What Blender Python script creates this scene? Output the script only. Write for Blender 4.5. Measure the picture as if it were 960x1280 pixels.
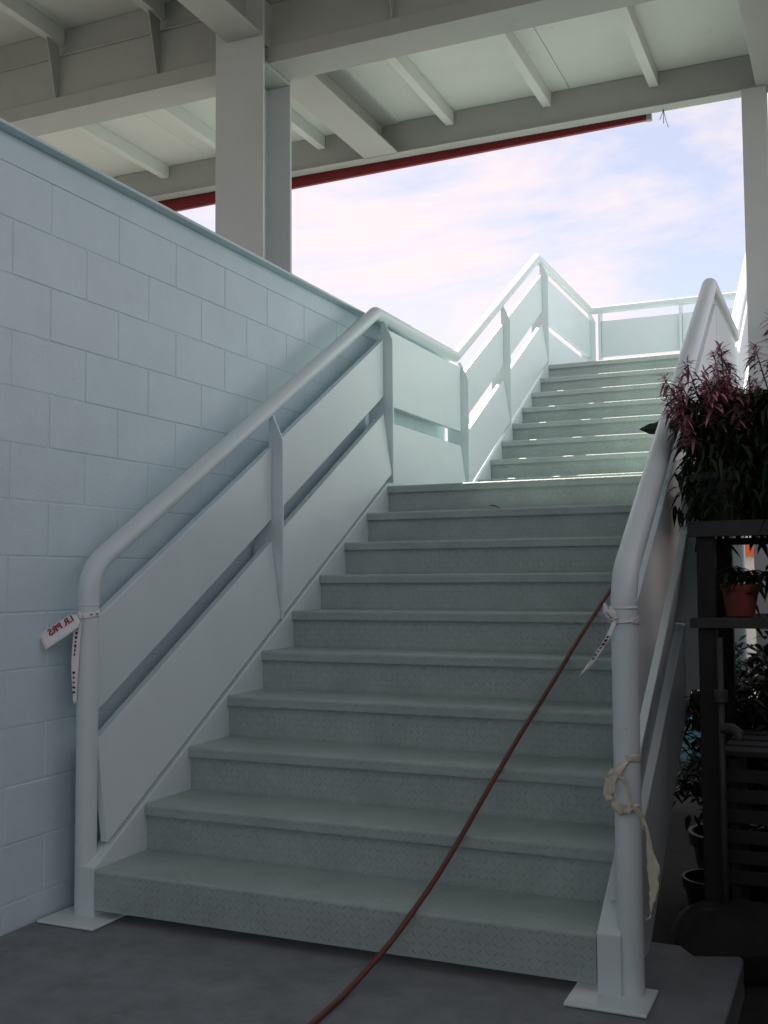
import bpy, bmesh, math, random
from mathutils import Vector, Matrix
rad = math.radians
for o in list(bpy.data.objects): bpy.data.objects.remove(o)
S = bpy.context.scene; COL = S.collection

# ------------------------------------------------------------------ camera, sky, sun, exposure
cam = bpy.data.cameras.new('camera'); co = bpy.data.objects.new('camera', cam); COL.objects.link(co)
YAW, PITCH, ROLL = 0.41454, 0.06156, -0.00657
cy, sy, cp, sp = math.cos(YAW), math.sin(YAW), math.cos(PITCH), math.sin(PITCH)
r0 = Vector((cy, sy, 0)); f0 = Vector((-sy*cp, cy*cp, sp)); u0 = r0.cross(f0)
r1 = r0*math.cos(ROLL) + u0*math.sin(ROLL); u1 = u0*math.cos(ROLL) - r0*math.sin(ROLL)
co.matrix_world = Matrix(((r1.x, u1.x, -f0.x, 0), (r1.y, u1.y, -f0.y, 0), (r1.z, u1.z, -f0.z, 1.2342), (0, 0, 0, 1)))
cam.sensor_fit = 'VERTICAL'; cam.sensor_height = 36; cam.sensor_width = 27
cam.lens = 36*1333.9/1280; cam.clip_start = .05; cam.clip_end = 3000
S.camera = co

SUN_DIR = Vector((-0.625, 0.78, 1.31)).normalized()      # towards the sun
SUN_EL = math.asin(SUN_DIR.z); SUN_AZ = math.atan2(SUN_DIR.x, SUN_DIR.y)
W = bpy.data.worlds.new('World'); S.world = W; W.use_nodes = True
nt = W.node_tree; nt.nodes.clear()
def N(t, typ, **k):
    n = t.nodes.new(typ)
    for a, v in k.items(): setattr(n, a, v)
    return n
sky = N(nt, 'ShaderNodeTexSky', sky_type='NISHITA', sun_disc=False)
sky.sun_elevation = SUN_EL; sky.sun_rotation = SUN_AZ; sky.air_density = 1.0; sky.dust_density = .4; sky.ozone_density = 1.8
tc = N(nt, 'ShaderNodeTexCoord')
mp = N(nt, 'ShaderNodeMapping'); mp.inputs['Scale'].default_value = (2.2, 2.2, 7.0); mp.inputs['Location'].default_value = (2.7, 1.1, .9)
nz = N(nt, 'ShaderNodeTexNoise'); nz.inputs['Scale'].default_value = 1.6; nz.inputs['Detail'].default_value = 9; nz.inputs['Roughness'].default_value = .6; nz.inputs['Distortion'].default_value = .5
cr = N(nt, 'ShaderNodeValToRGB'); cr.color_ramp.elements[0].position = .40; cr.color_ramp.elements[1].position = .60
cr.color_ramp.elements[0].color = (.36, .36, .36, 1); cr.color_ramp.elements[1].color = (.92, .92, .92, 1)
mx = N(nt, 'ShaderNodeMix', data_type='RGBA'); mx.inputs['B'].default_value = (7.2, 6.1, 6.0, 1)
bg = N(nt, 'ShaderNodeBackground'); bg.inputs['Strength'].default_value = .066
wo = N(nt, 'ShaderNodeOutputWorld')
nt.links.new(tc.outputs['Generated'], mp.inputs['Vector']); nt.links.new(mp.outputs[0], nz.inputs['Vector'])
nt.links.new(nz.outputs['Fac'], cr.inputs['Fac']); nt.links.new(cr.outputs['Color'], mx.inputs['Factor'])
nt.links.new(sky.outputs[0], mx.inputs['A']); nt.links.new(mx.outputs['Result'], bg.inputs['Color']); nt.links.new(bg.outputs[0], wo.inputs[0])

sl = bpy.data.lights.new('sun', 'SUN'); so = bpy.data.objects.new('sun', sl); COL.objects.link(so)
sl.energy = 5.0; sl.angle = rad(.53); sl.color = (1, .92, .77)
so.rotation_euler = (-SUN_DIR).to_track_quat('-Z', 'Y').to_euler(); so.location = (-20, 25, 40)

S.view_settings.view_transform = 'Standard'; S.view_settings.look = 'None'
S.view_settings.exposure = 1.24; S.view_settings.gamma = 1
S.render.engine = 'CYCLES'
S.cycles.max_bounces = 10; S.cycles.diffuse_bounces = 7; S.cycles.glossy_bounces = 4
S.render.resolution_x = 768; S.render.resolution_y = 1024

# ------------------------------------------------------------------ helpers
def tag(o, label=None, cat=None, group=None, kind=None):
    if label: o['label'] = label
    if cat: o['category'] = cat
    if group: o['group'] = group
    if kind: o['kind'] = kind
    return o
def empty(name, loc=(0, 0, 0)):
    o = bpy.data.objects.new(name, None); COL.objects.link(o); o.location = loc; o.empty_display_size = .1; return o
class MB:
    def __init__(s): s.v = []; s.f = []
    def poly(s, pts, faces):
        b = len(s.v); s.v += [tuple(p) for p in pts]; s.f += [tuple(b+i for i in f) for f in faces]; return s
    def box(s, x0, x1, y0, y1, z0, z1):
        return s.poly([(x, y, z) for z in (z0, z1) for y in (y0, y1) for x in (x0, x1)],
                      [(0, 2, 3, 1), (4, 5, 7, 6), (0, 1, 5, 4), (2, 6, 7, 3), (0, 4, 6, 2), (1, 3, 7, 5)])
    def hexa(s, a, b):               # a: four corners, b: the four opposite ones
        return s.poly(list(a)+list(b), [(3, 2, 1, 0), (4, 5, 6, 7), (0, 1, 5, 4), (1, 2, 6, 5), (2, 3, 7, 6), (3, 0, 4, 7)])
    def prism(s, pts, ext):          # planar polygon extruded by a vector
        n = len(pts); e = Vector(ext); q = [Vector(p) for p in pts]
        return s.poly(q+[p+e for p in q], [tuple(reversed(range(n))), tuple(range(n, 2*n))]+[(i, (i+1) % n, n+(i+1) % n, n+i) for i in range(n)])
    def tube(s, path, r, seg=20, cap=True):
        P = [Vector(p) for p in path]; n = len(P); rings = []
        d0 = (P[1]-P[0]).normalized()
        side = d0.cross(Vector((0, 0, 1)))
        if side.length < .05: side = d0.cross(Vector((0, 1, 0)))
        side.normalize()
        for i in range(n):
            a = (P[i]-P[i-1]).normalized() if i else None; b = (P[i+1]-P[i]).normalized() if i < n-1 else None
            d = (a or b) if (a is None or b is None) else (a+b).normalized()
            side = (side - d*side.dot(d)).normalized(); up = side.cross(d)
            k = 1.0
            if a is not None and b is not None: k = 1/max(.35, d.dot(a))
            rr = r[i] if isinstance(r, (list, tuple)) else r
            # stretch across the mitre only in the bend plane
            bend = (b-a) if (a is not None and b is not None and (b-a).length > 1e-4) else None
            ring = []
            for j in range(seg):
                t = 2*math.pi*j/seg; off = side*math.cos(t)*rr + up*math.sin(t)*rr
                if bend is not None:
                    bn = bend.normalized(); bn = (bn-d*bn.dot(d))
                    if bn.length > 1e-4:
                        bn.normalize(); c = off.dot(bn); off = off + bn*c*(k-1)
                ring.append(P[i]+off)
            rings.append(ring)
        b0 = len(s.v)
        for ring in rings: s.v += [tuple(p) for p in ring]
        for i in range(n-1):
            for j in range(seg):
                k = (j+1) % seg; s.f.append((b0+i*seg+j, b0+i*seg+k, b0+(i+1)*seg+k, b0+(i+1)*seg+j))
        if cap:
            s.f.append(tuple(reversed(range(b0, b0+seg)))); s.f.append(tuple(b0+(n-1)*seg+j for j in range(seg)))
        return s
    def lathe(s, prof, c=(0, 0, 0), seg=24):
        b0 = len(s.v); n = len(prof)
        for (r, z) in prof:
            for j in range(seg):
                t = 2*math.pi*j/seg; s.v.append((c[0]+r*math.cos(t), c[1]+r*math.sin(t), c[2]+z))
        for i in range(n-1):
            for j in range(seg):
                k = (j+1) % seg; s.f.append((b0+i*seg+j, b0+i*seg+k, b0+(i+1)*seg+k, b0+(i+1)*seg+j))
        return s
    def mesh(s, name, mat, smooth=False):
        m = bpy.data.meshes.new(name); m.from_pydata(s.v, [], s.f); m.update()
        bm = bmesh.new(); bm.from_mesh(m); bmesh.ops.recalc_face_normals(bm, faces=bm.faces); bm.to_mesh(m); bm.free()
        m.materials.append(mat)
        if smooth: m.polygons.foreach_set('use_smooth', [True]*len(m.polygons))
        return m
    def build(s, name, mat, parent=None, smooth=False, bevel=0, auto=None):
        o = bpy.data.objects.new(name, s.mesh(name, mat, smooth)); COL.objects.link(o)
        if parent: o.parent = parent
        if bevel:
            b = o.modifiers.new('bevel', 'BEVEL'); b.width = bevel; b.segments = 2; b.limit_method = 'ANGLE'; b.angle_limit = rad(40)
        if auto is not None:
            o.data.set_sharp_from_angle(angle=rad(auto))
        return o
def fillet(pts, radii, n=8):
    P = [Vector(p) for p in pts]; out = [P[0]]
    for i in range(1, len(P)-1):
        R = radii[i-1]
        if R <= 0: out.append(P[i]); continue
        a = (P[i-1]-P[i]).normalized(); b = (P[i+1]-P[i]).normalized()
        ang = a.angle(b); t = R/math.tan(ang/2)
        p0 = P[i]+a*t; p1 = P[i]+b*t
        c = P[i]+(a+b).normalized()*(R/math.sin(ang/2))
        for k in range(n+1):
            f = k/n; v0 = p0-c; v1 = p1-c; th = v0.angle(v1)
            out.append(c + v0*(math.sin((1-f)*th)/math.sin(th)) + v1*(math.sin(f*th)/math.sin(th)))
    out.append(P[-1]); return out

# ------------------------------------------------------------------ materials
def mat(name, col, rough=.5, var=.06, scale=3.0, bump=0, bscale=80, metal=0, dirt=None, dscale=1.2, spec=.5, specks=None):
    m = bpy.data.materials.new(name); m.use_nodes = True; t = m.node_tree; b = t.nodes['Principled BSDF']
    tc = N(t, 'ShaderNodeTexCoord'); nz = N(t, 'ShaderNodeTexNoise'); nz.inputs['Scale'].default_value = scale; nz.inputs['Detail'].default_value = 8; nz.inputs['Roughness'].default_value = .65
    geo = N(t, 'ShaderNodeNewGeometry')
    t.links.new(geo.outputs['Position'], nz.inputs['Vector'])
    mx = N(t, 'ShaderNodeMix', data_type='RGBA')
    mx.inputs['A'].default_value = tuple(c*(1-var) for c in col)+(1,); mx.inputs['B'].default_value = tuple(min(1, c*(1+var)) for c in col)+(1,)
    mr = N(t, 'ShaderNodeMapRange'); mr.inputs[1].default_value = .3; mr.inputs[2].default_value = .7
    t.links.new(nz.outputs['Fac'], mr.inputs[0]); t.links.new(mr.outputs[0], mx.inputs['Factor'])
    out = mx.outputs['Result']
    if dirt:
        n2 = N(t, 'ShaderNodeTexNoise'); n2.inputs['Scale'].default_value = dscale; n2.inputs['Detail'].default_value = 10; n2.inputs['Roughness'].default_value = .72
        t.links.new(geo.outputs['Position'], n2.inputs['Vector'])
        r2 = N(t, 'ShaderNodeMapRange'); r2.inputs[1].default_value = .56; r2.inputs[2].default_value = .74; r2.inputs[4].default_value = dirt[3] if len(dirt) > 3 else .6
        t.links.new(n2.outputs['Fac'], r2.inputs[0])
        m2 = N(t, 'ShaderNodeMix', data_type='RGBA'); m2.inputs['B'].default_value = tuple(dirt[:3])+(1,)
        t.links.new(out, m2.inputs['A']); t.links.new(r2.outputs[0], m2.inputs['Factor']); out = m2.outputs['Result']
    if specks:
        n4 = N(t, 'ShaderNodeTexNoise'); n4.inputs['Scale'].default_value = specks[3]; n4.inputs['Detail'].default_value = 3; n4.inputs['Roughness'].default_value = .8
        t.links.new(geo.outputs['Position'], n4.inputs['Vector'])
        r4 = N(t, 'ShaderNodeMapRange'); r4.inputs[1].default_value = specks[4]; r4.inputs[2].default_value = specks[4]+.03; r4.inputs[4].default_value = .85
        t.links.new(n4.outputs['Fac'], r4.inputs[0])
        m4 = N(t, 'ShaderNodeMix', data_type='RGBA'); m4.inputs['B'].default_value = tuple(specks[:3])+(1,)
        t.links.new(out, m4.inputs['A']); t.links.new(r4.outputs[0], m4.inputs['Factor']); out = m4.outputs['Result']
    t.links.new(out, b.inputs['Base Color'])
    rr = N(t, 'ShaderNodeMapRange'); rr.inputs[3].default_value = max(0, rough-.08); rr.inputs[4].default_value = min(1, rough+.1)
    t.links.new(nz.outputs['Fac'], rr.inputs[0]); t.links.new(rr.outputs[0], b.inputs['Roughness'])
    b.inputs['Metallic'].default_value = metal; b.inputs['Specular IOR Level'].default_value = spec
    if bump:
        n3 = N(t, 'ShaderNodeTexNoise'); n3.inputs['Scale'].default_value = bscale; n3.inputs['Detail'].default_value = 4
        t.links.new(geo.outputs['Position'], n3.inputs['Vector'])
        bp = N(t, 'ShaderNodeBump'); bp.inputs['Strength'].default_value = bump; bp.inputs['Distance'].default_value = .004
        t.links.new(n3.outputs['Fac'], bp.inputs['Height']); t.links.new(bp.outputs[0], b.inputs['Normal'])
    return m
def diamond(m, cell=.027):
    """raised lozenges of checker plate as fine relief: object x against y+z"""
    t = m.node_tree; b = t.nodes['Principled BSDF']
    def M(op, a, c=None, d=None):
        n = N(t, 'ShaderNodeMath', operation=op)
        for i, x in enumerate((a, c, d)):
            if x is None: continue
            if isinstance(x, (int, float)): n.inputs[i].default_value = x
            else: t.links.new(x, n.inputs[i])
        return n.outputs[0]
    tc = N(t, 'ShaderNodeTexCoord'); sx = N(t, 'ShaderNodeSeparateXYZ'); t.links.new(tc.outputs['Object'], sx.inputs[0])
    u = M('DIVIDE', sx.outputs[0], cell); v = M('DIVIDE', M('ADD', sx.outputs[1], sx.outputs[2]), cell)
    fu = M('SUBTRACT', M('FRACT', u), .5); fv = M('SUBTRACT', M('FRACT', v), .5)
    par = M('FLOORED_MODULO', M('ADD', M('FLOOR', u), M('FLOOR', v)), 2)
    a = M('ABSOLUTE', M('MULTIPLY', M('ADD', fu, fv), .7071)); c = M('ABSOLUTE', M('MULTIPLY', M('SUBTRACT', fu, fv), .7071))
    mA = N(t, 'ShaderNodeMix', data_type='FLOAT'); mB = N(t, 'ShaderNodeMix', data_type='FLOAT')
    for mm, x, y in ((mA, a, c), (mB, c, a)):
        t.links.new(par, mm.inputs[0]); t.links.new(x, mm.inputs[2]); t.links.new(y, mm.inputs[3])
    d = M('ADD', M('POWER', M('DIVIDE', mA.outputs[0], .40), 2), M('POWER', M('DIVIDE', mB.outputs[0], .14), 2))
    mr = N(t, 'ShaderNodeMapRange'); mr.interpolation_type = 'SMOOTHSTEP'
    mr.inputs[1].default_value = 1.25; mr.inputs[2].default_value = .35
    t.links.new(d, mr.inputs[0])
    bp = N(t, 'ShaderNodeBump'); bp.inputs['Strength'].default_value = .75; bp.inputs['Distance'].default_value = .0026
    t.links.new(mr.outputs[0], bp.inputs['Height']); t.links.new(bp.outputs[0], b.inputs['Normal'])
    return m
WHITE = (.655, .752, .775)
M_white = mat('white_gloss_paint', WHITE, .33, .03, 2.5, dirt=(.55, .61, .61, .35), dscale=2.0, specks=(.30, .30, .28, 22, .735))
M_wall = mat('block_paint', (.60, .745, .79), .42, .05, 4, bump=.45, bscale=120, dirt=(.52, .63, .65, .35), dscale=1.8, specks=(.35, .40, .40, 30, .735))
M_joint = mat('painted_mortar', (.585, .725, .765), .6, .08, 20, bump=.3, bscale=200)
M_tread = diamond(mat('checker_plate_paint', (.365, .44, .43), .40, .10, 5, dirt=(.27, .33, .32, .55), dscale=3.0, specks=(.10, .095, .08, 34, .715)))
M_roof = mat('roof_deck_paint', (.665, .685, .655), .45, .05, 1.5, dirt=(.52, .51, .45, .55), dscale=1.4, specks=(.16, .10, .06, 14, .72))
M_girder = mat('girder_paint', (.42, .43, .415), .5, .05, 2, dirt=(.33, .315, .28, .55), dscale=2.4, specks=(.14, .09, .06, 16, .72))
M_col = mat('column_paint', (.60, .625, .64), .5, .05, 2, dirt=(.5, .5, .48, .4), dscale=2.0)
M_conc = mat('slab_concrete', (.19, .21, .225), .8, .22, 7, bump=.6, bscale=70, dirt=(.105, .112, .12, .75), dscale=1.7, specks=(.05, .05, .05, 26, .69))
M_ground = mat('yard_paving', (.12, .12, .115), .9, .15, 1.5, bump=.4, bscale=40, dirt=(.09, .088, .085, .6), dscale=.3)
M_soil = mat('dark_soil', (.030, .028, .026), .95, .35, 9, bump=.9, bscale=40)
M_red = mat('red_paint', (.20, .008, .016), .4, .08, 4)
M_hose = mat('red_rubber', (.15, .045, .04), .55, .25, 9)
M_tape = mat('white_tape', (.85, .85, .86), .35, .03, 10)
M_ink = mat('red_ink', (.30, .012, .03), .5, .1, 40)
M_ink2 = mat('black_ink', (.02, .015, .03), .5, .1, 40)
M_mask = mat('masking_tape', (.60, .585, .47), .6, .08, 25)
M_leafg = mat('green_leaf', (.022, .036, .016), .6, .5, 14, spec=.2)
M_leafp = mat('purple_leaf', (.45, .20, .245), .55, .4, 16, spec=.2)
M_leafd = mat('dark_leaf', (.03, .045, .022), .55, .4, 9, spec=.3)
M_stem = mat('stem', (.06, .04, .03), .7, .2, 20)
M_terra = mat('terracotta', (.25, .062, .045), .85, .12, 12)
M_black = mat('black_plastic', (.012, .012, .013), .45, .2, 10)
M_sack = mat('dusty_plastic', (.016, .016, .017), .9, .4, 12, bump=.8, bscale=25)
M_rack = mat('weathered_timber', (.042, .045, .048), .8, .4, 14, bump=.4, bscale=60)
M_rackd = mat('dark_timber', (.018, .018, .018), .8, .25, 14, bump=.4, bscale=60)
M_pipe = mat('galvanised_pipe', (.045, .047, .05), .6, .2, 12)
M_farw = mat('far_stucco', (.72, .70, .62), .8, .05, .6)
M_orange = mat('orange_paint', (.75, .13, .03), .5, .06, 2)
M_glass = mat('window_glass', (.03, .035, .04), .08, .05, 2)
M_build = mat('blocker_stucco', (.16, .165, .17), .8, .06, .8)
M_blue = mat('blue_plastic', (.25, .60, .75), .4, .05, 2)

# ------------------------------------------------------------------ setting: ground and slab
RUN, RISE = .299, .1785
Y0, Z0 = 3.1895, .1809
XI_L, XI_R = -2.565, -.730           # inner faces of the stringers
XW = -2.7515                         # face of the block wall
tag(MB().poly([(-600, -600, -.12), (600, -600, -.12), (600, 600, -.12), (-600, 600, -.12)], [(0, 1, 2, 3)]).build('ground', M_ground), kind='structure')
tag(MB().box(-.38, 5.5, -4.5, 3.80, -.14, -.112).box(-2.7, 5.5, 3.80, 7.0, -.14, -.112).build('planting_bed', M_soil), kind='structure')  # soil widened outwards to cut bounced light, and under the stairs to darken
# concrete slab with a rounded far corner
pts = [(-2.95, -4.9, -.3), (-.365, -4.9, -.3)]
for k in range(7):
    a = rad(90*k/6); pts.append((-.365-.07+.07*math.cos(a), 3.74-.07+.07*math.sin(a), -.3))
pts += [(-2.95, 3.80, -.3)]
slab = MB().prism(pts, (0, 0, .3)).build('slab', M_conc, bevel=.008); tag(slab, kind='structure')

# ------------------------------------------------------------------ block wall
wall = empty('block_wall', (XW-.1, 5.0, 0))
tag(wall, 'white painted concrete block wall beside the metal stairs with steel cap', 'wall')
def child_world(o, parent):          # keep world placement
    o.parent = parent; o.matrix_parent_inverse = Matrix.Translation(-Vector(parent.location)); return o
WY0, WY1 = -4.9, 7.40
child_world(MB().box(XW-.19, XW-.0024, WY0, WY1-.004, 0, 2.739).build('core', M_joint), wall)
BL, BH, J = .4064, .2032, .0050
def block_mesh(L, H, rng):
    b = MB(); b.box(-.06, 0, -L/2+J/2, L/2-J/2, -H/2+J/2, H/2-J/2)
    m = b.mesh('block', M_wall)
    bm = bmesh.new(); bm.from_mesh(m); bmesh.ops.bevel(bm, geom=bm.edges[:], offset=.0026, segments=1, affect='EDGES'); bm.to_mesh(m); bm.free()
    return m
full = block_mesh(BL, BH, None); cache = {}
rng = random.Random(4); far_blocks = MB()
zj = [.3039+BH*k for k in range(-1, 13)]        # bed joints
rows = [(0.0, zj[0])]+[(zj[k], zj[k+1]) for k in range(len(zj)-1)]
for ri, (za, zb) in enumerate(rows):
    top_index = len(rows)-1-ri
    off = 3.136 if top_index % 2 == 0 else 2.934
    k = math.floor((WY0-off)/BL)
    y = off+k*BL
    while y < WY1-.01:
        a, b = max(y, WY0), min(y+BL, WY1)
        if b-a > .03:
            if a >= 1.7:
                key = (round(b-a, 3), round(zb-za, 3))
                if key not in cache: cache[key] = full if key == (round(BL, 3), round(BH, 3)) else block_mesh(b-a, zb-za, None)
                o = bpy.data.objects.new('block', cache[key]); COL.objects.link(o)
                o.location = (XW+rng.uniform(-.0012, .0008), (a+b)/2, (za+zb)/2); child_world(o, wall)
            else:
                far_blocks.box(XW-.06, XW+rng.uniform(-.001, .0008), a+J/2, b-J/2, za+J/2, zb-J/2)
        y += BL
fb = far_blocks.build('blocks', M_wall); child_world(fb, wall); fb['kind'] = 'stuff'
cap = MB()
cap.box(XW-.19, XW+.001, WY0, WY1, 2.7405, 2.846)
cap.box(XW-.23, XW+.050, WY0, WY1+.01, 2.8465, 2.860)
child_world(cap.build('cap_channel', M_wall, bevel=.003), wall)

# ------------------------------------------------------------------ canopy roof
roof = empty('steel_canopy', (-3.25, 5.475, 0))
tag(roof, 'painted steel canopy with girders, joists and pale flat deck over the stairs', 'canopy')
RX0, RX1, RY0, RY1 = -9.0, .85, -2.6, 7.27  # unseen right and rear edges placed by how much sky light they admit
def rp(mb, name, m=M_girder, bevel=.003, **k): return child_world(mb.build(name, m, bevel=bevel, **k), roof)
for yy, zz, ly in ((5.47, 4.60, 7.25), (RY0, 4.87, 5.465)):
    x = RX0; i = 0
    while x < RX1-.01:
        x2 = min(x+1.46, RX1)
        rp(MB().box(x+.002, x2-.002, yy, min(ly, 7.189), zz, zz+.05), 'deck_panel', M_roof, bevel=.004); x = x2
# girder over the column
g = MB(); g.box(RX0, RX1, 5.37, 5.62, 4.288, 4.385); g.box(RX0, RX1, 5.405, 5.425, 4.385, 4.67); g.box(RX0, RX1, 5.392, 5.47, 4.67, 4.682)
g.box(RX0, RX1, 5.43, 5.46, 4.682, 4.868)
rp(g, 'girder')
g = MB(); g.box(RX0, RX1, 7.10, 7.118, 4.372, 4.598); g.box(RX0, RX1, 7.085, 7.188, 4.362, 4.371)
g.box(RX0, RX1, 7.125, 7.185, 4.588, 4.597); rp(g, 'edge_girder')
rp(MB().box(RX0, RX1, 7.190, 7.216, 4.372, 4.72), 'fascia', M_girder)
def joist(x, y0, y1, zt, d=.10):
    m = MB(); m.box(x-.03, x+.03, y0, y1, zt-d, zt-d+.006); m.box(x-.03, x-.024, y0, y1, zt-d+.006, zt-.001); m.box(x+.024, x+.03, y0, y1, zt-d+.006, zt-.001)
    rp(m, 'joist', M_roof, bevel=.001)
for x in (-8.0, -7.27, -6.54, -5.81, -5.05, -4.33, -3.62, -2.58, -1.86, -1.13):
    joist(x, 5.626, 7.096, 4.599)
FJ = (-7.88, -7.09, -6.29, -5.50, -4.70, -3.90, -2.3, -1.5, -.7)
for x in FJ:
    joist(x, RY0, 5.425, 4.869, .11)
    rp(MB().prism([(x-.004, 5.404, 4.386), (x-.004, 5.404, 4.75), (x-.004, 5.285, 4.757), (x-.004, 5.376, 4.386)], (.008, 0, 0)), 'gusset', bevel=0)
# beams along the stair direction
def ibeam(x, y0, y1, zb, zt, w, tf=.014):
    m = MB(); m.box(x-w/2, x+w/2, y0, y1, zb, zb+tf); m.box(x-.006, x+.006, y0, y1, zb+tf, zt-tf); m.box(x-w/2, x+w/2, y0, y1, zt-tf, zt)
    rp(m, 'beam')
ibeam(-3.125, 5.622, 7.098, 4.362, 4.598, .27)
ibeam(-3.215, RY0, 5.298, 4.43, 4.868, .24)
ibeam(-.40, 5.622, 7.098, 4.362, 4.598, .17)
# columns: wide flange sections
def hcol(x0, x1, y0, y1, z1, t, tw, name='column'):
    m = MB(); m.box(x0, x1, y0, y0+t, 0, z1); m.box(x0, x1, y1-t, y1, 0, z1); xm = (x0+x1)/2; m.box(xm-tw/2, xm+tw/2, y0+t, y1-t, 0, z1)
    return rp(m, name, M_col)
hcol(-3.417, -3.09, 5.3, 5.65, 4.868, .022, .014)
rp(MB().box(-3.24, -3.092, 5.33, 5.64, 4.262, 4.286).box(-3.11, -3.094, 5.32, 5.62, 4.386, 4.66), 'bearing_plate', bevel=.002)
hcol(-.575, -.425, 7.06, 7.19, 4.360, .013, .009)
hcol(-8.6, -8.3, 5.3, 5.65, 4.285, .02, .014)
# red trim hung under the outer edge
rt = MB().hexa([(RX0, 7.218, 4.20), (RX0, 7.25, 4.20), (RX0, 7.25, 4.50), (RX0, 7.218, 4.50)],
               [(-1.19, 7.218, 4.338), (-1.19, 7.25, 4.338), (-1.19, 7.25, 4.50), (-1.19, 7.218, 4.50)])
rp(rt, 'red_trim', M_red, bevel=.002)
rp(MB().box(-1.205, -1.17, 7.217, 7.254, 4.333, 4.38), 'trim_end_bracket', M_girder)
wires = MB()
for dx, l in ((0, .10), (.03, .13), (-.025, .07)):
    wires.tube([(-1.08, 7.15, 4.36), (-1.08+dx*.4, 7.15, 4.36-l*.5), (-1.08+dx, 7.15, 4.36-l)], .0022, 6)
rp(wires, 'loose_wire', M_pipe, bevel=0, smooth=True)
rp(MB().box(RX0, RX1, RY0-.1, RY0, 4.55, 4.95), 'rear_sky_stop')  # unseen drop at the rear edge, added to cut sky light
# unseen wall and dark screen, added to block sky light from behind and right
bw = MB().box(-9, 5, -5.6, -5.33, -.12, 3.0).build('light_block_wall', M_build); tag(bw, 'added unseen dark wall behind the viewer blocking low sky light', 'wall')
hcol(-3.4, -3.1, -2.25, -2.0, 4.865, .02, .014); hcol(.55, .75, -2.25, -2.05, 4.865, .015, .01)
sc = empty('light_block_screen', (.86, 3.4, -.12)); tag(sc, 'added dark sheet on posts blocking sky light past the plant rack', 'screen')
child_world(MB().box(.85, .862, .6, 7.1, -.05, 2.2).build('cloth', M_black), sc)  # added opaque sheet, keeps the right side dark
for y in (.6, 2.2, 3.8, 5.4, 7.0): child_world(MB().box(.863, .913, y, y+.05, -.12, 2.35).build('post', M_rackd), sc)

# ------------------------------------------------------------------ staircase
stair = empty('metal_staircase', (-1.65, Y0, 0))
tag(stair, 'two flight metal staircase with grey checker plate steps and white panelled railings', 'staircase')
def sp_(o): return child_world(o, stair)
def step_mesh(w, depth, first=False, drop=RISE):
    lip = .143 if first else .043
    s = MB(); arc = [(.012-.012*math.cos(rad(a)), -.012+.012*math.sin(rad(a))) for a in (0, 25, 50, 75, 90)]
    prof = [(.0, -lip)]+arc+[(depth+.03, 0), (depth+.03, -.006), (.016, -.006), (.008, -lip)]
    s.prism([(-w/2, y, z) for y, z in prof], (w, 0, 0))
    if not first: s.box(-w/2, w/2, .020, .026, -drop-.004, -.0065)
    return s.mesh('step', M_tread)
Wd = XI_R-XI_L-.002; XM = (XI_L+XI_R)/2
sm0 = step_mesh(Wd, RUN, True); sm = step_mesh(Wd, RUN)
ZL = Z0+9*RISE; YL = Y0+9*RUN              # landing nosing
YF2 = 7.879-2*RUN+RUN                      # first nosing of the second flight
ZT = ZL+8*RISE; YT = YF2+7*RUN             # top landing
def put(mesh, name, y, z):
    o = bpy.data.objects.new(name, mesh); COL.objects.link(o); o.location = (XM, y, z); sp_(o); return o
for i in range(9): put(sm0 if i == 0 else sm, 'step', Y0+i*RUN, Z0+i*RISE)
put(step_mesh(Wd, YF2-YL), 'landing', YL, ZL)
for j in range(7): put(sm, 'step', YF2+j*RUN, ZL+(j+1)*RISE)
YE = 11.80
put(step_mesh(Wd, YE-YT), 'landing', YT, ZT)

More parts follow.
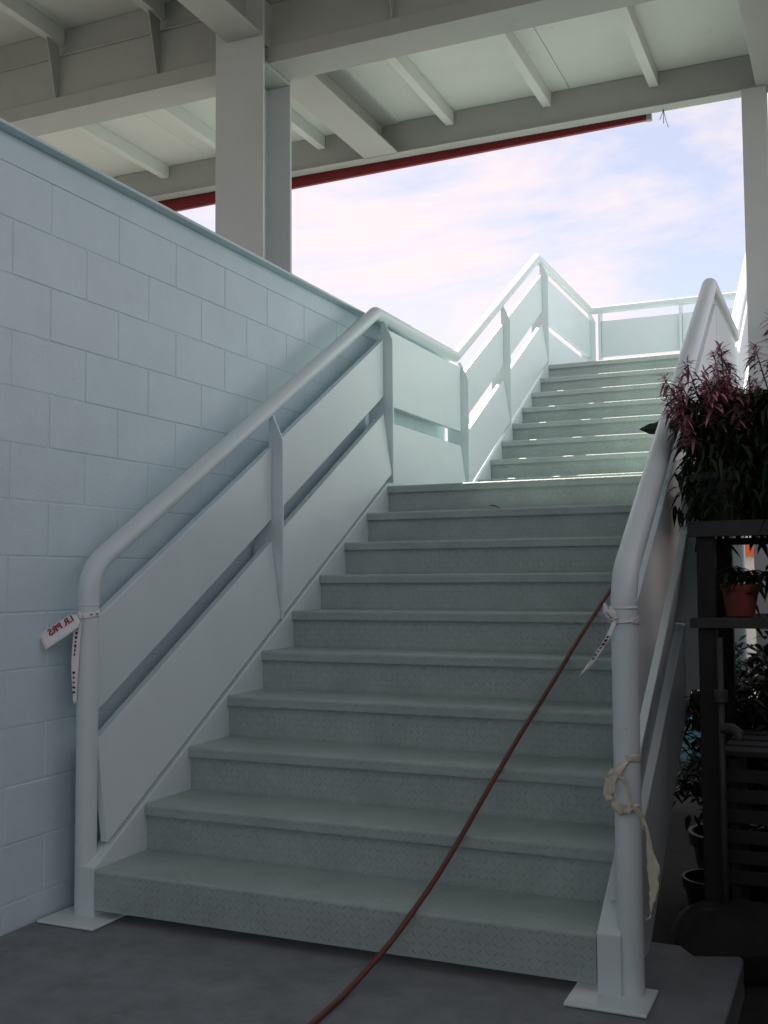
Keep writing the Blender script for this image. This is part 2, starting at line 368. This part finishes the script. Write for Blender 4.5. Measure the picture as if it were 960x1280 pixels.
def zl1(y): return Z0+(y-Y0)*RISE/RUN
def zl2(y): return ZL+RISE+(y-YF2)*RISE/RUN
YA = Y0+9*RUN+.01
XC = {'L': -2.640, 'R': -.650}; XI = {'L': XI_L, 'R': XI_R}; SG = {'L': 1, 'R': -1}     # SG: direction from rail to stair
YP = 3.235; TR = .0395
RZ1, RZ2 = 2.853, 4.218
yk1 = Y0+(RZ1-1.063-Z0)*RUN/RISE; yk2 = YF2+(RZ1-1.045-ZL-RISE)*RUN/RISE; yk3 = YF2+(RZ2-1.045-ZL-RISE)*RUN/RISE
for s in 'LR':
    xc, xi, sg = XC[s], XI[s], SG[s]; xo = xi-sg*.165
    OFF, RZ1 = (1.063, 2.853) if s == 'L' else (1.018, 2.785)
    yk1 = Y0+(RZ1-OFF-Z0)*RUN/RISE; yk2 = YF2+(RZ1-1.045-ZL-RISE)*RUN/RISE
    # stringers
    a, b = xi, xi-sg*.072
    x0, x1 = min(a, b), max(a, b)
    st = MB(); yb = Y0+.001
    ov = .022
    P = [(x0, yb, 0), (x0, yb, zl1(yb)+.004), (x0, YL+.02, ZL+ov), (x0, YL+.02, ZL-.25), (x0, 3.66, 0)]
    st.prism(P, (x1-x0, 0, 0))
    st_o = sp_(st.build('stringer', M_white, bevel=.004))
    st = MB().prism([(x0, YL+.021, ZL-.25), (x0, YL+.021, ZL+ov), (x0, YF2-.27, ZL+ov), (x0, YT+.02, ZT+ov), (x0, YE+.04, ZT+ov), (x0, YE+.04, ZT-.25), (x0, YT+.12, ZT-.25), (x0, YF2-.15, ZL-.25)], (x1-x0, 0, 0))
    sp_(st.build('stringer', M_white, bevel=.004))
    # handrail tube, with its panels and fin posts as sub-parts
    path = fillet([(xc, YP, 0), (xc, YP, zl1(YP)+OFF), (xc, yk1, RZ1), (xc, yk2, RZ1), (xc, yk3, RZ2), (xc, YE, RZ2)], [.16, .07, .0, .0], 8)
    hr = sp_(MB().tube(path, TR, 28).build('handrail', M_white, smooth=True, auto=50))
    def sub(mb, name, bevel=.003): 
        o = mb.build(name, M_white, bevel=bevel); o.parent = hr; return o
    # welds rings
    sub(MB().lathe([(TR, 0), (TR+.0022, .003), (TR+.0022, .006), (TR, .009)], (xc, YP, 1.135), 28), 'weld', 0).parent = hr
    # helper: hr children live in hr local space = stair local; undo via parent inverse
    fins = [(4.592, zl1, OFF-.008), (5.975, lambda y: ZL, RZ1-ZL), (7.385, lambda y: ZL, RZ1-ZL-.01), (8.46, zl2, 1.035), (9.70, lambda y: ZT, RZ2-ZT), (11.72, lambda y: ZT, RZ2-ZT)]
    for (fy, fz, h) in fins:
        z = fz(fy)
        pl = [(xi, z+.018), (xi, z+h-.155), (xc+sg*.014, z+h-.02), (xc-sg*.004, z+h-.02), (xc-sg*.004, z+.74), (xo, z+.58), (xo, z-.22)]
        for k in range(5):
            an = rad(90*k/4); pl.append((xo+sg*(.035-.035*math.cos(an)), z-.22-.035*math.sin(an)))
        pl += [(xi-sg*.0735, z-.255), (xi-sg*.0735, z+.018)]
        sub(MB().prism([(x, fy, zz) for x, zz in pl], (0, .014, 0)), 'fin_post', .002)
    TH = .034
    def panel(ya, yb, fza, fzb, tilt, name='panel'):
        # lower edge fza(y), upper edge fzb(y); tilt: the foot leans in to the stringer edge
        xt = xc; xb = (xi-sg*.024) if tilt else xc
        def q(y, z, x): return [(x-sg*TH/2, y, z), (x+sg*TH/2, y, z)]
        A = q(ya, fza(ya), xb)+q(ya, fzb(ya), xt)[::-1]; B = q(yb, fza(yb), xb)+q(yb, fzb(yb), xt)[::-1]
        sub(MB().hexa(A, B), name, .0035)
    g_ = .004
    for (ya, yb) in ((YP+TR+.002, 4.592-g_), (4.606+g_, 5.975-g_)):
        panel(ya, yb, lambda y: zl1(y)+.51, lambda y: zl1(y)+.865, False)
        panel(ya, yb, lambda y: zl1(y)+.026, lambda y: zl1(y)+.402, True)
    panel(5.989+g_, 7.385-g_, lambda y: 2.305, lambda y: RZ1-.071, False)
    panel(5.989+g_, 7.385-g_, lambda y: ZL+.024, lambda y: 2.200, True)
    for (ya, yb) in ((7.399+g_, 8.46-g_), (8.474+g_, 9.70-g_)):
        lo = (lambda y: max(zl2(y)+.028, ZL+.024))
        panel(ya, yb, lambda y: zl2(y)+.505, lambda y: zl2(y)+.853, False)
        panel(ya, yb, lo, lambda y: zl2(y)+.388, True)
    panel(9.714+g_, 11.72-g_, lambda y: 3.665, lambda y: 4.095, False)
    panel(9.714+g_, 11.72-g_, lambda y: ZT+.024, lambda y: 3.590, True)
    # footing plate
    fx0, fx1 = (xc-.095, xc+.155) if s == 'L' else (xc-.156, xc+.082)
    sp_(MB().box(fx0, fx1, 3.085, 3.29, .002, .012).build('base_plate', M_white, bevel=.004))
    if s == 'R':                     # the outer rail runs a touch out of parallel
        an = .0095; px, py = xc, YP; c_, s_ = math.cos(an), math.sin(an)
        hr.rotation_euler = (0, 0, an); hr.location = (px-(c_*px-s_*py)+.012, py-(s_*px+c_*py), 0)
# far rail across the top landing
br = sp_(MB().tube([(XC['L']-TR*.3, YE, RZ2), (XC['R']+TR*.3, YE, RZ2)], TR, 24).build('handrail', M_white, smooth=True, auto=50))
for a, b in ((XC['L']+.13, -1.66), (-1.63, XC['R']-.13)):
    for z0, z1 in ((3.68, 4.085), (3.24, 3.60)):
        MB().box(a, b, YE-.017, YE+.017, z0, z1).build('panel', M_white, br, bevel=.003)
for x in (XC['L']+.115, -1.645, XC['R']-.115):
    MB().box(x-.012, x+.012, YE-.07, YE+.07, 3.0, RZ2-.03).build('fin_post', M_white, br, bevel=.002)
sp_(MB().box(XC['L'], XC['R'], YE+.01, YE+.045, ZT-.25, ZT+.02).build('end_beam', M_white, bevel=.004))
for x, y, z in ((-2.60, 6.1, ZL-.24), (-.69, 6.1, ZL-.24), (-2.60, 7.2, ZL-.24), (-.69, 7.2, ZL-.24), (-2.60, 11.6, ZT-.24), (-.69, 11.6, ZT-.24), (-2.60, 9.9, ZT-.24), (-.69, 9.9, ZT-.24)):
    sp_(MB().tube([(x, y, -.12), (x, y, z)], .05, 16).build('support_post', M_white, smooth=True, auto=50))

# ------------------------------------------------------------------ hose on the stairs
hp = [(-1.40, 2.2, .009), (-1.405, 2.60, .009), (-1.41, 2.80, .009), (-1.415, 2.93, .012), (-1.395, 3.03, .045), (-1.345, 3.11, .115), (-1.305, 3.175, .186), (-1.272, 3.30, .262), (-1.243, 3.483, .371), (-1.207, 3.73, .519),
      (-1.17, 3.967, .660), (-1.123, 4.209, .805), (-1.084, 4.462, .955), (-1.045, 4.653, 1.069), (-1.008, 4.847, 1.185), (-.97, 5.05, 1.306), (-.93, 5.40, 1.515), (-.90, 5.86, 1.79), (-.91, 6.0, 1.80), (-.98, 6.2, 1.796), (-1.0, 6.6, 1.796), (-.9, 6.9, 1.796)]
cu = bpy.data.curves.new('air_hose', 'CURVE'); cu.dimensions = '3D'; spn = cu.splines.new('NURBS'); spn.points.add(len(hp)-1)
for p, q in zip(spn.points, hp): p.co = q+(1,)
spn.use_endpoint_u = True; spn.order_u = 3; spn.resolution_u = 5; cu.bevel_depth = .0088; cu.bevel_resolution = 3; cu.use_fill_caps = True
tmp = bpy.data.objects.new('tmp', cu); COL.objects.link(tmp); bpy.context.view_layer.update()
hm = bpy.data.meshes.new_from_object(tmp.evaluated_get(bpy.context.evaluated_depsgraph_get())); bpy.data.objects.remove(tmp)
hm.materials.clear(); hm.materials.append(M_hose); hm.polygons.foreach_set('use_smooth', [True]*len(hm.polygons))
ho = bpy.data.objects.new('air_hose', hm); COL.objects.link(ho); tag(ho, 'thin dark red hose trailing down over the grey steps onto the slab', 'hose')

# ------------------------------------------------------------------ tapes tied to the newel posts
def ribbon(path, wid, name, m, parent=None, seed=0, rough=.002, sub=4):
    """flat strip: path of centres, wid = width vectors"""
    rg = random.Random(seed); s = MB(); P = []; Wv = []
    n = len(path)
    for i in range(n-1):
        for k in range(sub):
            f = k/sub; P.append(Vector(path[i]).lerp(Vector(path[i+1]), f)); Wv.append(Vector(wid[i]).lerp(Vector(wid[i+1]), f))
    P.append(Vector(path[-1])); Wv.append(Vector(wid[-1]))
    cols = 5
    for p, w in zip(P, Wv):
        nn = Vector((.63, -.775, 0))
        for c in range(cols):
            t = c/(cols-1)-.5
            s.v.append(tuple(p+w*t+nn*rg.uniform(-rough, rough)))
    for i in range(len(P)-1):
        for c in range(cols-1):
            a = i*cols+c; s.f.append((a, a+1, a+cols+1, a+cols))
    o = s.build(name, m, parent, smooth=True)
    sd = o.modifiers.new('thick', 'SOLIDIFY'); sd.thickness = .0007
    return o
def ring(xc, yc, z0, r, h, name, m, parent, seed, tilt=.0, turns=1.0, start=0, rough=.0015):
    rg = random.Random(seed); n = 30; path = []; wid = []
    for k in range(n+1):
        t = start+2*math.pi*turns*k/n; path.append((xc+r*math.cos(t), yc+r*math.sin(t), z0+tilt*math.sin(t*1.0+.6)+rg.uniform(-.002, .002))); wid.append((0, 0, h*(.7+.5*rg.random())))
    return ribbon(path, wid, name, m, parent, seed, rough, 1)
def text_mesh(txt, size, m, name, parent, origin, xd, yd):
    c = bpy.data.curves.new('t', 'FONT'); c.body = txt; c.size = size; c.extrude = .0004; c.offset = .0010
    t = bpy.data.objects.new('t', c); COL.objects.link(t); bpy.context.view_layer.update()
    me = bpy.data.meshes.new_from_object(t.evaluated_get(bpy.context.evaluated_depsgraph_get())); bpy.data.objects.remove(t)
    X, Yv = Vector(xd).normalized(), Vector(yd); Yv = (Yv-X*Yv.dot(X)).normalized(); Zv = X.cross(Yv)
    me.transform(Matrix(((X.x, Yv.x, Zv.x, origin[0]), (X.y, Yv.y, Zv.y, origin[1]), (X.z, Yv.z, Zv.z, origin[2]), (0, 0, 0, 1))))
    me.materials.clear(); me.materials.append(m)
    o = bpy.data.objects.new(name, me); COL.objects.link(o); o.parent = parent; return o
def marks(n, p0, p1, w, m, parent, seed, size=.012):
    rg = random.Random(seed); s = MB(); a, b = Vector(p0), Vector(p1)
    for k in range(n):
        c = a.lerp(b, (k+.5)/n); h = size*rg.uniform(.5, 1); ww = w*rg.uniform(.5, 1); nn = Vector((.63, -.775, 0)); sd = Vector((.775, .63, 0))
        d = (b-a).normalized()*h*.5
        s.hexa([c-sd*ww/2-d, c+sd*ww/2-d, c+sd*ww*.4+d, c-sd*ww*.3+d], [x+nn*.001 for x in (c-sd*ww/2-d, c+sd*ww/2-d, c+sd*ww*.4+d, c-sd*ww*.3+d)])
    return s.build('printed_letter_marks', m, parent)
xl, yl = XC['L'], YP
tl = empty('barrier_tape', (0, 0, 0)); tag(tl, 'white tape with red lettering knotted round the newel post by the block wall', 'tape')
ring(xl, yl, 1.103, TR+.003, .024, 'wrap', M_tape, tl, 1, .006)
# flat printed tail lying out towards the wall
c0 = Vector((-2.628, 3.165, 1.092)); c1 = Vector((-2.742, 3.10, 1.005)); dd = (c1-c0).normalized(); wv = Vector((.028, -.005, -.037))*1.45
tail = ribbon([c0, c0.lerp(c1, .12), c0.lerp(c1, .55), c1], [wv*.45, wv*.95, wv, wv*1.02], 'printed_tail', M_tape, tl, 2, .0012)
text_mesh('I.R PRS', .036, M_ink, 'lettering', tl, c0.lerp(c1, .10)-wv*.05+Vector((.63, -.775, .1))*.006, dd, wv*-1+Vector((0, 0, 0)))
ribbon([(-2.640, 3.190, 1.098), (-2.648, 3.184, 1.05), (-2.655, 3.182, .93), (-2.658, 3.184, .84), (-2.657, 3.186, .775)], [(.016, .013, 0), (.022, .018, 0), (.022, .018, 0), (.015, .012, 0), (.008, .007, 0)], 'hanging_tail', M_tape, tl, 3, .003)
marks(7, (-2.646, 3.180, 1.06), (-2.655, 3.176, .95), .010, M_ink2, tl, 5)
marks(5, (-2.656, 3.176, .90), (-2.657, 3.178, .81), .012, M_ink2, tl, 6, .010)
marks(1, (-2.607, 3.205, 1.100), (-2.601, 3.212, 1.110), .012, M_ink2, tl, 7, .012); marks(1, (-2.592, 3.218, 1.102), (-2.585, 3.226, 1.112), .012, M_ink2, tl, 8, .012)
ribbon([(-2.650, 3.178, 1.094), (-2.632, 3.176, 1.104), (-2.622, 3.18, 1.092)], [(0, 0, .02), (0, 0, .028), (0, 0, .018)], 'knot', M_tape, tl, 9, .005)

xr, yr = XC['R'], YP
tr_ = empty('barrier_tape', (0, 0, 0)); tag(tr_, 'twisted white tape with dark print tied round the newel post above the masking tape', 'tape')
ring(xr, yr, 1.105, TR+.003, .007, 'wrap', M_tape, tr_, 11, .010); ring(xr, yr, 1.098, TR+.0045, .006, 'wrap', M_tape, tr_, 12, -.006)
ring(xr, yr, 1.101, TR+.0055, .005, 'wrap', M_tape, tr_, 13, .003)
kn = Vector((-.668, 3.187, 1.103))
ribbon([kn, (-.684, 3.180, 1.06), (-.715, 3.178, 1.01), (-.748, 3.178, .965), (-.772, 3.178, .940)], [(.012, 0, .004), (.022, 0, .012), (.027, 0, .016), (.027, 0, .016), (.016, 0, .012)], 'hanging_tail', M_tape, tr_, 14, .003)
ribbon([kn, (-.680, 3.182, 1.118), (-.694, 3.18, 1.133), (-.697, 3.18, 1.155)], [(.02, 0, .010), (.022, 0, .014), (.014, 0, .010), (.008, 0, .002)], 'loose_end', M_tape, tr_, 15, .004)
ribbon([kn, (-.674, 3.184, 1.128), (-.684, 3.184, 1.146)], [(.014, 0, .010), (.012, 0, .010), (.003, 0, .003)], 'loose_end', M_tape, tr_, 16, .004)
marks(7, (-.684, 3.172, 1.06), (-.735, 3.170, .985), .009, M_ink2, tr_, 17, .010); marks(2, (-.690, 3.171, 1.05), (-.704, 3.171, 1.028), .014, M_ink, tr_, 18, .014)
marks(4, (-.675, 3.172, 1.11), (-.692, 3.172, 1.13), .007, M_ink2, tr_, 19, .006)

mk = empty('masking_tape', (0, 0, 0)); tag(mk, 'torn cream masking tape stuck on the newel post beside the dark rack', 'tape')
ring(xr, yr, .698, TR+.0015, .024, 'wrap', M_mask, mk, 21, .0, .36, rad(-85), .0005)
ribbon([(-.645, 3.192, .690), (-.668, 3.180, .672), (-.684, 3.172, .640), (-.694, 3.172, .60), (-.690, 3.172, .578)], [(.034, 0, .016), (.040, 0, .006), (.034, 0, -.004), (.032, 0, .004), (.016, 0, .016)], 'loose_flap', M_mask, mk, 22, .008)
ribbon([(-.690, 3.174, .580), (-.665, 3.176, .555), (-.635, 3.184, .556), (-.612, 3.196, .562)], [(0, 0, .036), (0, 0, .038), (0, 0, .028), (0, 0, .014)], 'crumpled_band', M_mask, mk, 23, .007)
ribbon([(-.672, 3.174, .655), (-.648, 3.176, .640), (-.634, 3.182, .60), (-.628, 3.186, .560)], [(.006, 0, .008), (.009, 0, .006), (.007, 0, .003), (.010, 0, 0)], 'strand', M_mask, mk, 24, .002)
ribbon([(-.628, 3.186, .562), (-.600, 3.196, .535), (-.587, 3.20, .49), (-.580, 3.20, .43), (-.573, 3.20, .385), (-.574, 3.20, .33), (-.582, 3.20, .27), (-.586, 3.20, .243), (-.598, 3.20, .240)], [(.012, 0, .010), (.012, 0, .008), (.010, 0, .004), (.020, 0, .004), (.036, 0, .006), (.024, 0, -.004), (.009, 0, 0), (.004, 0, .004), (.004, 0, .008)], 'hanging_strand', M_mask, mk, 25, .006)

tr_.location = mk.location = (.012, 0, 0)
# ------------------------------------------------------------------ leaves and plants
def leaf(s, base, d, nrm, L, wd, droop):
    d = d.normalized(); side = d.cross(nrm)
    if side.length < 1e-3: side = d.cross(Vector((1, 0, 0)))
    side.normalize(); up = side.cross(d)
    def pt(t, w, e): return base+d*(L*t)-Vector((0, 0, 1))*(droop*L*t*t)+side*w+up*e
    b = len(s.v)
    s.v += [tuple(p) for p in (pt(0, 0, 0), pt(.35, -wd/2, wd*.15), pt(.35, 0, 0), pt(.35, wd/2, wd*.15), pt(.72, -wd*.36, wd*.1), pt(.72, 0, 0), pt(.72, wd*.36, wd*.1), pt(1, 0, 0))]
    s.f += [(b, b+1, b+2), (b, b+2, b+3), (b+1, b+4, b+5, b+2), (b+2, b+5, b+6, b+3), (b+4, b+7, b+5), (b+5, b+7, b+6)]
def rdir(rg, zmin=-1, zmax=1):
    z = rg.uniform(zmin, zmax); t = rg.uniform(0, 2*math.pi); r = math.sqrt(max(0, 1-z*z)); return Vector((r*math.cos(t), r*math.sin(t), z))
def pot(name, m, c, r, h, parent):
    o = MB().lathe([(0, 0), (r*.74, 0), (r*.97, h*.82), (r*1.06, h*.82), (r*1.08, h), (r*.98, h), (r*.94, h*.86), (0, h*.84)], (0, 0, 0), 24).build(name, m, parent, smooth=True, auto=35)
    o.location = c; return o
def rosette_plant(name, label, loc, seed, nst, spread, hmin, hmax, purple, skirt, potm=M_black, potr=.12, poth=.17, ls=1.0, bias=(0, 0)):
    rg = random.Random(seed); root = empty(name, loc); tag(root, label, 'plant', 'potted plants on the rack')
    pot('pot', potm, (0, 0, 0), potr, poth, root)
    gs, ps, st = MB(), MB(), MB()
    for i in range(nst):
        a = rg.uniform(0, 2*math.pi); rr = spread*math.sqrt(rg.random()); h = hmin+(hmax-hmin)*rg.random()**.9*(1-.35*rr/spread)
        tip = Vector((rr*math.cos(a)+bias[0], rr*math.sin(a)+bias[1], poth*.85+h)); b0 = Vector((rr*.3*math.cos(a), rr*.3*math.sin(a), poth*.8))
        mid = b0.lerp(tip, .55)+Vector((rg.uniform(-.02, .02), rg.uniform(-.02, .02), .03))
        path = [b0, b0.lerp(mid, .5), mid, mid.lerp(tip, .5), tip]
        st.tube(path, [.004, .0036, .003, .0025, .0015], 5)
        n = int(26*h/.4)+10
        for k in range(n):
            t = rg.uniform(.18, 1); p = b0.lerp(mid, t/.55) if t < .55 else mid.lerp(tip, (t-.55)/.45)
            d = rdir(rg, -.35, .55); tgt = ps if (purple and t > .66 and rg.random() < .7) else gs
            leaf(tgt, p, d, Vector((0, 0, 1)), ls*rg.uniform(.045, .085), ls*rg.uniform(.011, .019), rg.uniform(.2, .9))
        if purple:
            for k in range(46):
                leaf(ps, tip-Vector((0, 0, rg.uniform(-.02, .07))), rdir(rg, -.2, .95), Vector((0, 0, 1)), ls*rg.uniform(.025, .062), ls*rg.uniform(.005, .009), rg.uniform(.0, .6))
    for k in range(skirt):           # foliage spilling over the rim
        a = rg.uniform(0, 2*math.pi); r = rg.uniform(.05, spread*1.0); z = poth+rg.uniform(-.14, .30)
        leaf(gs, Vector((r*math.cos(a), r*math.sin(a), z)), rdir(rg, -.8, .3), Vector((0, 0, 1)), ls*rg.uniform(.05, .10), ls*rg.uniform(.015, .026), rg.uniform(.3, 1))
    st.build('stem', M_stem, root); gs.build('foliage', M_leafg, root)
    if purple: ps.build('plume_leaves', M_leafp, root)
    return root
ZS = 1.43
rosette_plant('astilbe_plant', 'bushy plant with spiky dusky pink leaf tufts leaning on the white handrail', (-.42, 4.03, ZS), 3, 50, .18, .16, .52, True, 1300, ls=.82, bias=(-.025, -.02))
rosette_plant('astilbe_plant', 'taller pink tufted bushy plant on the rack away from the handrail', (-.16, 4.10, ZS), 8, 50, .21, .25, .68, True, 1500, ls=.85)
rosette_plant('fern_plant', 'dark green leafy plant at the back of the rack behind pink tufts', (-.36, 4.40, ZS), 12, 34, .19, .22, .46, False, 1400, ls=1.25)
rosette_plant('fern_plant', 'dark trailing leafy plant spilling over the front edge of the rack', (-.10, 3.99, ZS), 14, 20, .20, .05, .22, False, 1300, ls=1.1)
# rack
rk = empty('plant_rack', (.1, 4.2, -.12)); tag(rk, 'weathered timber plant rack with two shelves standing beside the stairs', 'rack')
def rkp(mb, name, m): return child_world(mb.build(name, m, bevel=.003), rk)
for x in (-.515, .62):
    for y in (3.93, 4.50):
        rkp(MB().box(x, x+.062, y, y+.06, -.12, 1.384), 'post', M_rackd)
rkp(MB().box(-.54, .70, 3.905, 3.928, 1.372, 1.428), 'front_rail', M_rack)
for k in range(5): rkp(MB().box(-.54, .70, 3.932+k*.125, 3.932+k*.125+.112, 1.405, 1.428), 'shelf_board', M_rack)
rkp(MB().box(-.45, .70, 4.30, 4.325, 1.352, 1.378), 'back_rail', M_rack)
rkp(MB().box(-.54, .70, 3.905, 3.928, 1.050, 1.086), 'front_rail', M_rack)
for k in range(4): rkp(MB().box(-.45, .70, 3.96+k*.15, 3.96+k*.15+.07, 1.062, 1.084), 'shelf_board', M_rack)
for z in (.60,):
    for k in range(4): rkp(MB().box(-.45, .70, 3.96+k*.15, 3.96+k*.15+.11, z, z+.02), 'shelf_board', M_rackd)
tp = rosette_plant('terracotta_plant', 'small drooping plant in a terracotta pot on the middle shelf', (-.385, 4.10, 1.087), 21, 7, .10, .03, .11, False, 14, potm=M_terra, potr=.066, poth=.115, ls=1.1)
for k, (x, y, r) in enumerate(((-.20, 4.12, .09), (.05, 4.15, .10), (.34, 4.2, .1))):
    rosette_plant('nursery_plant', ('low dark leafy plant in a black pot next to the terracotta pot', 'low dark leafy plant in a black pot at the shelf middle', 'low dark leafy plant in a black pot at the far shelf end')[k], (x, y, 1.087), 30+k, 8, .1, .05, .16, False, 60, potr=r*.8, poth=.12)
# water pipe with a tap
pp = empty('standpipe', (-.435, 3.86, -.12)); tag(pp, 'thin grey standpipe with a tap in front of the plant rack', 'pipe')
child_world(MB().tube([(-.435, 3.86, -.12), (-.435, 3.86, 1.02)], .011, 12).build('pipe', M_pipe, smooth=True), pp)
child_world(MB().tube([(-.435, 3.86, .80), (-.435, 3.86, .84)], .022, 12).build('coupling', M_pipe, smooth=True, auto=40), pp)
child_world(MB().tube([(-.435, 3.86, .71), (-.40, 3.84, .715), (-.375, 3.825, .70), (-.372, 3.822, .68)], [.018, .016, .015, .012], 12).build('tap', M_pipe, smooth=True, auto=40), pp)
# slatted crate, black pots on the ground
ck = empty('slatted_crate', (-.25, 4.0, -.12)); tag(ck, 'dark slatted crate on the ground under the plant rack', 'crate')
for k in range(6): child_world(MB().box(-.44, .10, 3.965, 3.980, .16+k*.070, .205+k*.070).build('slat', M_rackd, bevel=.002), ck)
for x in (-.43, .07):
    child_world(MB().box(x, x+.03, 3.982, 4.35, -.12, .59).build('side_panel', M_rackd, bevel=.002), ck)
bk = empty('bark_bag', (-.40, 3.86, -.12))
def pillow(L, Wd_, H, seed):
    rg = random.Random(seed); s = MB(); n = 14
    for i in range(n):
        for j in range(n):
            a, b = i/(n-1)*2-1, j/(n-1)*2-1; k = (1-abs(a)**3)*(1-abs(b)**3)
            s.v.append((a*L/2*(1-.08*b*b), b*Wd_/2*(1-.08*a*a), H/2+H/2*k**.5*(1+rg.uniform(-.10, .10))))
    for i in range(n):
        for j in range(n):
            a, b = i/(n-1)*2-1, j/(n-1)*2-1; k = (1-abs(a)**3)*(1-abs(b)**3); s.v.append((a*L/2*(1-.08*b*b), b*Wd_/2*(1-.08*a*a), H/2-H/2*k**.35))
    N2 = n*n
    for i in range(n-1):
        for j in range(n-1):
            a = i*n+j; s.f.append((a, a+1, a+n+1, a+n)); s.f.append((N2+a, N2+a+n, N2+a+n+1, N2+a+1))
    return s
o = pillow(.42, .30, .24, 2).build('sack', M_sack, bk, smooth=True); o.rotation_euler = (0, 0, rad(25)); tag(bk, 'dark plastic sack slumped on the ground at the slab edge', 'sack')
for k, (x, y, r, h) in enumerate(((-.16, 3.88, .10, .20), (.02, 3.86, .12, .24), (-.52, 4.25, .11, .22))):
    t = empty('nursery_pot', (x, y, -.12)); tag(t, ('small black nursery pot on the ground beside the dark sack', 'larger black nursery pot on the ground in front of the crate', 'black nursery pot on the ground behind the rack post')[k], 'pot', 'empty black nursery pots')
    pot('shell', M_black, (0, 0, 0), r, h, t)
# shrubs behind the rack
def shrub(name, label, loc, seed, n, rx, ry, z0, z1, ls):
    rg = random.Random(seed); root = empty(name, loc); tag(root, label, 'shrub', 'shrubs behind the rack')
    s, st = MB(), MB()
    pot('pot', M_black, (0, 0, 0), .17, .28, root)
    tips = []
    for k in range(26):
        d = rdir(rg, -.1, 1); tips.append(Vector((d.x*rx*.9, d.y*ry*.9, z0+(z1-z0)*rg.random())))
        b = Vector((0, 0, .25)); m_ = b.lerp(tips[-1], .5)+Vector((0, 0, .06)); st.tube([b, m_, tips[-1]], [.008, .005, .002], 5)
    for k in range(n):
        c = rg.choice(tips); p = c+rdir(rg)*rg.uniform(0, .17); leaf(s, p, rdir(rg, -.6, .6), Vector((0, 0, 1)), ls*rg.uniform(.6, 1.2), ls*.34*rg.uniform(.7, 1.2), rg.uniform(0, .7))
    st.build('stem', M_stem, root); s.build('foliage', M_leafd, root)
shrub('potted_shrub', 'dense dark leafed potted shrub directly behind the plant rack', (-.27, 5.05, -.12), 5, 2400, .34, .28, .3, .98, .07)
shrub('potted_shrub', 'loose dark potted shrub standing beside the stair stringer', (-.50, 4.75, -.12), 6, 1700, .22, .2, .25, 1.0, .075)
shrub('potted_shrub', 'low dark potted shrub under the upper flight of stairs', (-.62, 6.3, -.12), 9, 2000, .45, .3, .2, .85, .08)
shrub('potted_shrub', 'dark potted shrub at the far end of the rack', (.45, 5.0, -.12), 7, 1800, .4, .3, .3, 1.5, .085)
# single stray leaves
def big_leaf(name, label, loc, L, wd, rot):
    s = MB(); n = 9
    for i in range(n):
        t = i/(n-1); w = wd*math.sin(math.pi*min(1, t**.8))**.8 if 0 < t < 1 else 0.0006
        w *= (1+.10*(-1)**i)
        for sgn in (-1, 0, 1): s.v.append((L*t, sgn*w/2, abs(sgn)*w*.22-.25*L*t*t))
    for i in range(n-1):
        for c in range(2): a = i*3+c; s.f.append((a, a+1, a+4, a+3))
    o = s.build(name, M_black if 'dry' in name else M_leafd); o.location = loc; o.rotation_euler = rot
    m = o.modifiers.new('t', 'SOLIDIFY'); m.thickness = .0008
    return tag(o, label, 'leaf')
big_leaf('hanging_leaf', 'single dark pointed leaf sticking out past the handrail over the stairs', (-.668, 4.70, 1.872), .175, .062, (rad(82), rad(0), rad(190)))
big_leaf('dry_leaf', 'small dark dry leaf lying on a shaded step nosing below the landing', (-1.83, Y0+8*RUN+.005, ZL-RISE+.016), .07, .03, (rad(10), 0, rad(20)))

# ------------------------------------------------------------------ what shows beyond, through the rack
fb_ = empty('far_shop', (-1, 18.5, -.12)); tag(fb_, 'pale low shop with orange band seen beyond the plant rack', 'building')
def fp(mb, name, m): return child_world(mb.build(name, m), fb_)
fp(MB().box(-4.5, 2.0, 18, 22, -.12, 2.9), 'wall', M_farw)
fp(MB().box(-4.6, 2.1, 17.9, 17.998, 1.55, 1.80), 'sign_band', M_orange)
fp(MB().box(-4.6, 2.1, 17.4, 22.1, 2.9, 3.05), 'roof', M_rackd)
for x in (-4.0, -2.75, -1.1, .3):
    fp(MB().box(x, x+.75, 17.96, 17.995, .5, 1.45), 'window', M_glass); fp(MB().box(x-.06, x-.005, 17.94, 17.99, .45, 1.5), 'window_frame', M_orange)
tg = tag(MB().lathe([(0, 0), (.42, 0), (.5, .32), (.54, .34), (.5, .36), (.44, .06), (0, .05)], (0, 0, 0), 32).build('blue_basin', M_blue, smooth=True, auto=35), 'light blue plastic basin on the ground beyond the stairs', 'basin')
tg.location = (-1.15, 8.2, -.12)
